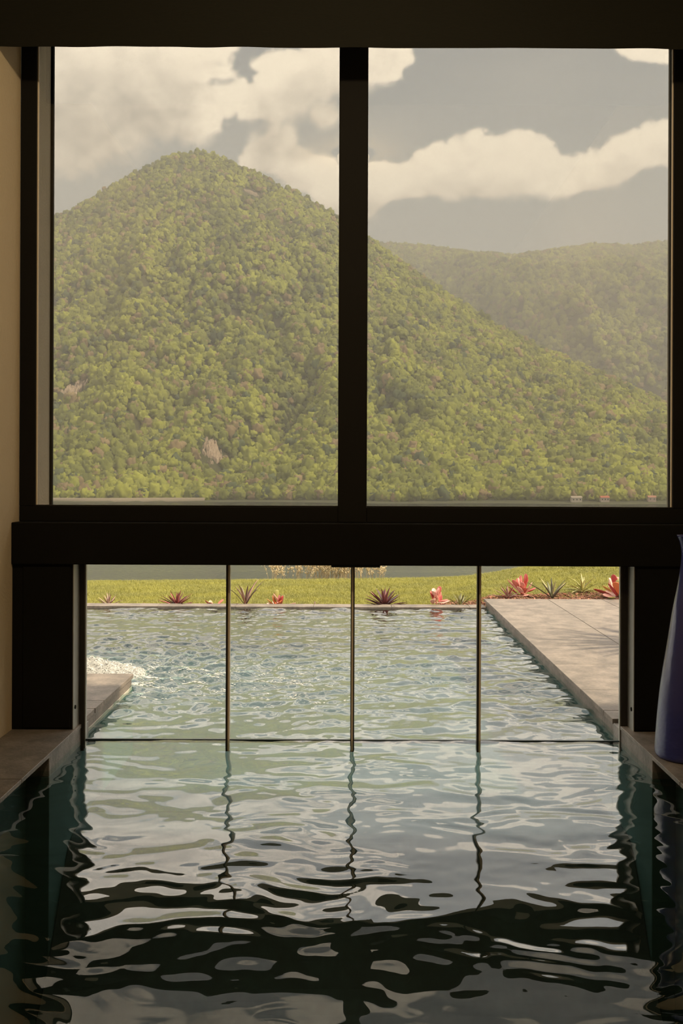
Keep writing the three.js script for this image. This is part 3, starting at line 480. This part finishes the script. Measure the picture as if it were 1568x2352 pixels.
// ================================================================ LAKE, MOUNTAIN, RIDGE
const LAKE = -20, U = (px) => (px - 808) / FOCAL, E = (py) => (1092 - py) / FOCAL;
const crestE = smoothTable([[-1400, 800], [-500, 700], [-150, 610], [117, 500], [200, 457], [300, 398], [380, 358], [440, 341], [485, 350], [560, 382], [640, 419], [700, 450], [772, 492], [850, 545], [900, 580], [1000, 652], [1100, 716], [1200, 772], [1300, 816], [1400, 860], [1533, 922], [1750, 985], [2100, 1040], [2800, 1075]].map(([a, b]) => [U(a), E(b)]));
const crestR = smoothTable([[-1400, 1500], [0, 1780], [440, 1900], [800, 1750], [1200, 1500], [1533, 1320], [2100, 1150], [2800, 1100]].map(([a, b]) => [U(a), b]));
const shoreR = (u) => 775 + 25 * n2(u * 4, 3) + 60 * u * u;
function mountainHeight(u, r) {
  const r0 = shoreR(u), rc = crestR(u), top = crestE(u) * rc + EYE - 8, t = (r - r0) / (rc - r0);
  if (t < 0) return LAKE - 6 + 6 * clamp(1 + t * 20, 0, 1);
  if (t > 1) return top - (r - rc) * 0.62;
  const x = u * r, g = Math.sin(Math.PI * clamp(t, 0, 1));
  const gully = Math.abs(n2(x * 0.0045 + 0.15 * n2b(x * 0.01, r * 0.004), r * 0.0011 + 4)), low = sstep(0.0, 0.12, t) * (1 - sstep(0.3, 0.75, t)), left = 1 - sstep(0.0, 0.12, u);
  let h = LAKE + 1 + 3.5 * sstep(0, 0.05, t) + (top - LAKE - 4.5) * Math.pow(Math.max(0, (t - 0.03) / 0.97), 1.03);
  h -= (0.45 - gully) * 34 * g * (0.6 + 0.9 * left * low);
  h += fbm2(x * 0.012, r * 0.008, 3) * 16 * g * (1 + low * left);
  h -= left * low * 26 * Math.exp(-(((x + 178 - (r - 1000) * 0.18) / 26) ** 2)) * (1 - sstep(1010, 1160, r)) ;
  h -= left * low * 30 * Math.exp(-(((x + 95 - (r - 930) * 0.35) / 24) ** 2)) * (1 - sstep(1000, 1150, r));
  return h;
}
const ridgeE = smoothTable([[-800, 640], [300, 620], [700, 575], [842, 556], [890, 559], [960, 562], [1050, 574], [1110, 583], [1200, 586], [1280, 572], [1370, 557], [1450, 562], [1533, 550], [1750, 510], [2300, 470], [3000, 520]].map(([a, b]) => [U(a), E(b)]));
function ridgeHeight(u, r) {
  const r0 = 1900, rc = 3400, top = ridgeE(u) * rc + EYE - 9, t = (r - r0) / (rc - r0);
  if (t > 1) return top - (r - rc) * 0.5;
  const x = u * r, g = Math.sin(Math.PI * clamp(t, 0, 1));
  let h = lerp(20, top, Math.pow(clamp(t, 0, 1), 1.0));
  h += g * (95 * Math.exp(-(((x - 520 + (r - 2600) * 0.22) / 130) ** 2)) - 90 * Math.exp(-(((x - 330 + (r - 2600) * 0.25) / 120) ** 2)) + 90 * Math.exp(-(((x - 880 + (r - 2400) * 0.3) / 150) ** 2)));
  h += fbm2(x * 0.004 + 8, r * 0.003, 4) * 95 * g;
  return h;
}
function terrain(fn, us, rs) {
  const P = [], I = [], w = us.length;
  for (const r of rs) for (const u of us) P.push(u * r, fn(u, r), -r);
  for (let j = 0; j < rs.length - 1; j++) for (let i = 0; i < w - 1; i++) { const a = j * w + i; I.push(a, a + 1, a + w, a + 1, a + w + 1, a + w); }
  const g = new THREE.BufferGeometry(); g.setAttribute('position', new THREE.Float32BufferAttribute(P, 3)); g.setIndex(I); g.computeVertexNormals(); return g;
}
const range = (a, b, n) => Array.from({ length: n + 1 }, (_, i) => a + (b - a) * i / n);
const forestFloor = std({ color: lin(0.07, 0.075, 0.03), roughness: 1 });
{
  const lake = new THREE.PlaneGeometry(5200, 2600, 1, 1); lake.rotateX(-Math.PI / 2); lake.translate(0, LAKE, -1320);
  const lb = tex(512, 512, (u, v) => { const k = 0.5 + 0.5 * tile3(u, v, 8, 4); return [k, k, k]; });
  M.lake.bumpMap = rep(lb, 60); M.lake.bumpScale = 0.25;
  const lw = thing('lake_water', 'smooth grey green lake between the lawn and the far shore', 'lake', [0, 0, 0], null, 'stuff'); mesh('water_surface', lake, M.lake, lw);
  const mt = structure('mountain', 'pointed wooded mountain across the lake'); mesh('slope', terrain(mountainHeight, range(-0.75, 0.75, 260), range(745, 2350, 200)), forestFloor, mt);
  const rd = structure('ridge', 'hazy wooded ridge behind the right shoulder of the mountain'); mesh('slope', terrain(ridgeHeight, range(-0.55, 0.75, 170), range(1850, 3800, 110)), forestFloor, rd);
}
// crown shapes: lobed, uneven
function crownGeo(seed, tall, detail = 3) {
  const g = mergeVertices((() => { const q = new THREE.IcosahedronGeometry(1, detail); q.deleteAttribute('uv'); q.deleteAttribute('normal'); return q; })()), p = g.attributes.position, v = new THREE.Vector3();
  for (let i = 0; i < p.count; i++) { v.fromBufferAttribute(p, i).normalize(); const n = n3(v.x * 1.7 + seed * 9.1, v.y * 1.7, v.z * 1.7) * 0.34 + n3(v.x * 3.6 + seed, v.y * 3.6 + 5, v.z * 3.6) * 0.24; const k = 1 + n; p.setXYZ(i, v.x * k, v.y * k * tall * (v.y < 0 ? 0.8 : 1), v.z * k); }
  g.computeVertexNormals(); return g;
}
const crowns = [crownGeo(1, 1.0), crownGeo(2, 1.2), crownGeo(3, 0.9), crownGeo(4, 1.35)];
const rocks = [];                                                     // [u, r, radius] kept clear of trees
function treeTone(r, x, d, col) {
  const patch = fbm2(x * 0.010, d * 0.006, 3), t = clamp(0.5 + patch * 0.8 + (r() - 0.5) * 0.9, 0, 1), q = r();
  if (q < 0.10) col.setRGB(0.27, 0.20, 0.105);                      // bare brownish crowns
  else if (q < 0.18) col.setRGB(0.08, 0.11, 0.045);                 // dark evergreens
  else col.setRGB(lerp(0.135, 0.335, t), lerp(0.158, 0.362, t), lerp(0.027, 0.052, t));
  const k = 0.85 + 0.3 * r(); col.multiplyScalar(k); return col;
}
{
  // bare cliffs
  const cliff = (name, label, px, py, r, w, h, seed) => {
    const u = U(px); let best = 800; while (best < 1900 && (mountainHeight(u, best) + 5 - EYE) / best < E(py)) best += 1;
    const g = new THREE.PlaneGeometry(2, 2, 40, 40), p = g.attributes.position, y0 = mountainHeight(u, best);
    for (let i = 0; i < p.count; i++) {
      const a = p.getX(i), b = p.getY(i), x = u * best + a * w * 1.3, q = best + b * h * 1.3, mask = 0.85 - Math.hypot(a, b) * 1.2 + 0.85 * fbm2(a * 1.9 + seed, b * 1.6, 4);
      p.setXYZ(i, a * w * 1.3, mountainHeight(x / q, q) - y0 + (mask > 0 ? 4 * Math.sqrt(mask) + 2.6 * Math.abs(n2(a * 5 + seed, b * 3)) + 1.2 * n2(a * 11, b * 9 + seed) : -4), best - q);
    }
    const gf = g.toNonIndexed(); gf.computeVertexNormals();
    const m = shade(new THREE.Mesh(gf, std({ color: lin(0.46, 0.36, 0.28), roughness: 0.95 }))); m.name = numbered(name); m.position.set(u * best, y0, -best); scene.add(m); tag(m, label, 'cliff'); rocks.push([u * best, best, w * 1.25]);
  };
  cliff('rock_cliff', 'pale pinkish bare cliff in the forest at the left window edge', 172, 892, 1050, 11, 17, 3);
  cliff('rock_cliff', 'grey pink bare cliff low on the mountain beside a ravine', 488, 1026, 960, 9, 13, 8);
  cliff('rock_cliff', 'small brown rock step just below the mountain summit', 575, 440, 1800, 12, 5, 12);
}
function forest(name, label, spots) {
  const g = thing(name, label, 'forest', [0, 0, 0], null, 'stuff'), m4 = new THREE.Matrix4(), q = new THREE.Quaternion(), up = new THREE.Vector3(0, 1, 0), col = new THREE.Color(), r = rng(spots.length);
  const mat = std({ color: 0xffffff, roughness: 0.9 });
  crowns.forEach((c, k) => {
    const mine = spots.filter((_, i) => i % crowns.length === k), im = shade(new THREE.InstancedMesh(c, mat, mine.length));
    mine.forEach(([x, y, z, s], i) => { q.setFromAxisAngle(up, r() * 6.28); m4.compose(new THREE.Vector3(x, y, z), q, new THREE.Vector3(s, s * (0.9 + 0.35 * r()), s)); im.setMatrixAt(i, m4); im.setColorAt(i, treeTone(r, x, -z, col)); });
    im.name = 'tree_crowns'; im.userData.kind = 'stuff'; g.add(im);
  });
}
{
  const r = rng(404), spots = [], far = [];
  for (let i = 0; i < 44000; i++) {
    const u = -0.46 + 0.92 * r(), r0 = shoreR(u), rc = crestR(u), t = Math.pow(r(), 1.15) * 1.03, d = r0 + 16 + t * (rc - r0 - 16), x = u * d;
    if (rocks.some(([a, b, w]) => Math.abs(x - a) < w && d < b + w * 1.1 && d > b - w * 2.8)) continue;
    const s = 3.0 + 3.2 * r() * r() + 0.6 * r();
    spots.push([x, mountainHeight(u, d) + s * 0.55, -d, s]);
  }
  for (let i = 0; i < 34000; i++) { const u = -0.02 + 0.46 * r(), d = 2000 + 1420 * Math.sqrt(r()), s = 5 + 4 * r(); far.push([u * d, ridgeHeight(u, d) + s * 0.5, -d, s]); }
  forest('mountain_forest', 'dense green broadleaf forest covering the pointed mountain', spots);
  forest('ridge_forest', 'hazy green forest covering the distant ridge on the right', far);
}
// shore wall and houses
const houses = [];
{
  const g = thing('shore_embankment', 'long pale stone embankment along the far shore at the left', 'embankment', [0, 0, 0]), P = [], I = [], n = 60;
  for (let i = 0; i <= n; i++) { const u = U(60) + (U(470) - U(60)) * i / n, a = shoreR(u) + 1.5, b = a + 5, y = LAKE + 3.0; P.push(u * a, LAKE + 0.02, -a, u * a, y, -a, u * b, y + 0.2, -b); }
  for (let i = 0; i < n; i++) { const a = i * 3; I.push(a, a + 3, a + 1, a + 1, a + 3, a + 4, a + 1, a + 4, a + 2, a + 2, a + 4, a + 5); }
  const gg = new THREE.BufferGeometry(); gg.setAttribute('position', new THREE.Float32BufferAttribute(P, 3)); gg.setIndex(I); gg.computeVertexNormals(); mesh('wall', gg, std({ color: lin(0.34, 0.29, 0.22), roughness: 1, side: THREE.DoubleSide }), g);
  const winM = std({ color: lin(0.06, 0.06, 0.06), roughness: 0.4 });
  const house = (label, px, py, w, h, wall, roof) => {
    const u = U(px); let d = shoreR(u) + 9; while (d < 1000 && EYE + E(py) * d > mountainHeight(u, d) + h * 0.5) d += 0.5;
    houses.push([u * d, d, w]);
    const y = mountainHeight(u, d) + h * 0.5 + 0.2, t = thing('lake_house', label, 'house', [u * d, y - h * 0.5, -d]), wm = std({ color: lin(...wall), roughness: 0.9 }), rm = std({ color: lin(...roof), roughness: 0.9 });
    const wg = new THREE.BoxGeometry(w, h + 1, w * 0.7); wg.translate(0, h / 2 - 0.5, 0); mesh('wall', wg, wm, t);
    const s = new THREE.Shape(); s.moveTo(-w * 0.4, 0); s.lineTo(w * 0.4, 0); s.lineTo(0, h * 0.42); s.closePath(); const rg = new THREE.ExtrudeGeometry(s, { depth: w * 1.08, bevelEnabled: false }); rg.translate(0, 0, -w * 0.54); rg.rotateY(Math.PI / 2); rg.translate(0, h, 0); mesh('roof', rg, rm, t);
    const nw = Math.max(2, Math.round(w / 2.6)); for (let i = 0; i < nw; i++) { const k = new THREE.BoxGeometry(0.9, 1.2, 0.1); k.translate((i + 0.5) / nw * w - w / 2, h * 0.55, w * 0.35 + 0.03); mesh('window', k, winM, t); }
  };
  house('small pale house on the far shore, left of its neighbour', 272, 1139, 6, 3.6, [0.60, 0.52, 0.42], [0.45, 0.38, 0.32]);
  house('small beige house on the far shore, right of its pale neighbour', 329, 1138, 5.5, 3.4, [0.46, 0.40, 0.33], [0.36, 0.32, 0.28]);
  house('long low white lake house with white walls by the shore', 1323, 1155, 8, 3.2, [0.62, 0.55, 0.45], [0.40, 0.34, 0.28]);
  house('lake house with red tiled roof near the right shore', 1388, 1154, 6.5, 3.2, [0.58, 0.48, 0.40], [0.50, 0.16, 0.10]);
  house('white house among trees above the right shore, larger of two', 1455, 1130, 5.5, 4.2, [0.66, 0.62, 0.55], [0.50, 0.46, 0.40]);
  house('small white house among trees left of the larger white one', 1429, 1131, 4, 3.4, [0.60, 0.55, 0.48], [0.48, 0.44, 0.38]);
  house('pinkish house at the far right end of the shore', 1496, 1156, 6, 3.2, [0.60, 0.46, 0.38], [0.46, 0.22, 0.15]);
}
// nearest shore trees, one by one
{
  const r = rng(606), col = new THREE.Color(), tones = [std({ color: lin(0.08, 0.11, 0.042), roughness: 0.9 }), std({ color: lin(0.20, 0.15, 0.08), roughness: 0.9 })]; for (let i = 0; i < 10; i++) { const t = r(); tones.push(std({ color: lin(lerp(0.135, 0.335, t), lerp(0.158, 0.362, t), lerp(0.027, 0.052, t)), roughness: 0.9 })); }
  const bark = std({ color: lin(0.08, 0.06, 0.04), roughness: 1 }), trunk = new THREE.CylinderGeometry(0.22, 0.4, 5, 7); trunk.translate(0, 2.5, 0);
  const kinds = crowns.map((c, k) => { const g = new THREE.Group(); mesh('crown', c, tones[k], g); mesh('trunk', trunk, bark, g); return g; });
  const put = [];
  for (let n = 0; n < 30000 && put.length < 298; n++) {
    const u = -0.305 + 0.625 * r(), d = shoreR(u) + 15 + 60 * r(), s = 2.4 + 2.4 * r(), x = u * d;
    if (houses.some(([hx, hd, hw]) => Math.abs(x - hx) < hw * 0.5 + s * 1.5 + 0.8 && d < hd + hw * 1.5 && d > hd - 14)) continue;
    if (mountainHeight(u, d) < LAKE + 1.4) continue;
    if (put.some(([a, b, c]) => Math.hypot(a - x, b - d) < (c + s) * 1.3)) continue;
    put.push([x, d, s]);
    const k = put.length % 4, t = kinds[k].clone(), q = r(), tone = q < 0.16 ? 0 : q < 0.28 ? 1 : 2 + Math.floor(r() * 10);
    t.name = numbered('shore_tree'); t.position.set(x, mountainHeight(u, d) - 0.3, -d); t.rotation.y = r() * 6.28;
    const c = t.children[0]; c.scale.setScalar(s); c.position.y = 1.2 + s * 0.85; c.material = tones[tone]; t.children[1].scale.set(s / 5, (1.2 + s) / 5, s / 5);
    const kind = ['dark evergreen tree along the far lake shore', 'brownish bare tree along the far lake shore', 'leafy yellow green tree along the far lake shore'][Math.min(tone, 2)];
    tag(t, kind, 'tree', ['evergreens', 'bare trees', 'leafy trees'][Math.min(tone, 2)] + ' along the far lake shore'); scene.add(t);
  }
}
renderer.render(scene, camera);
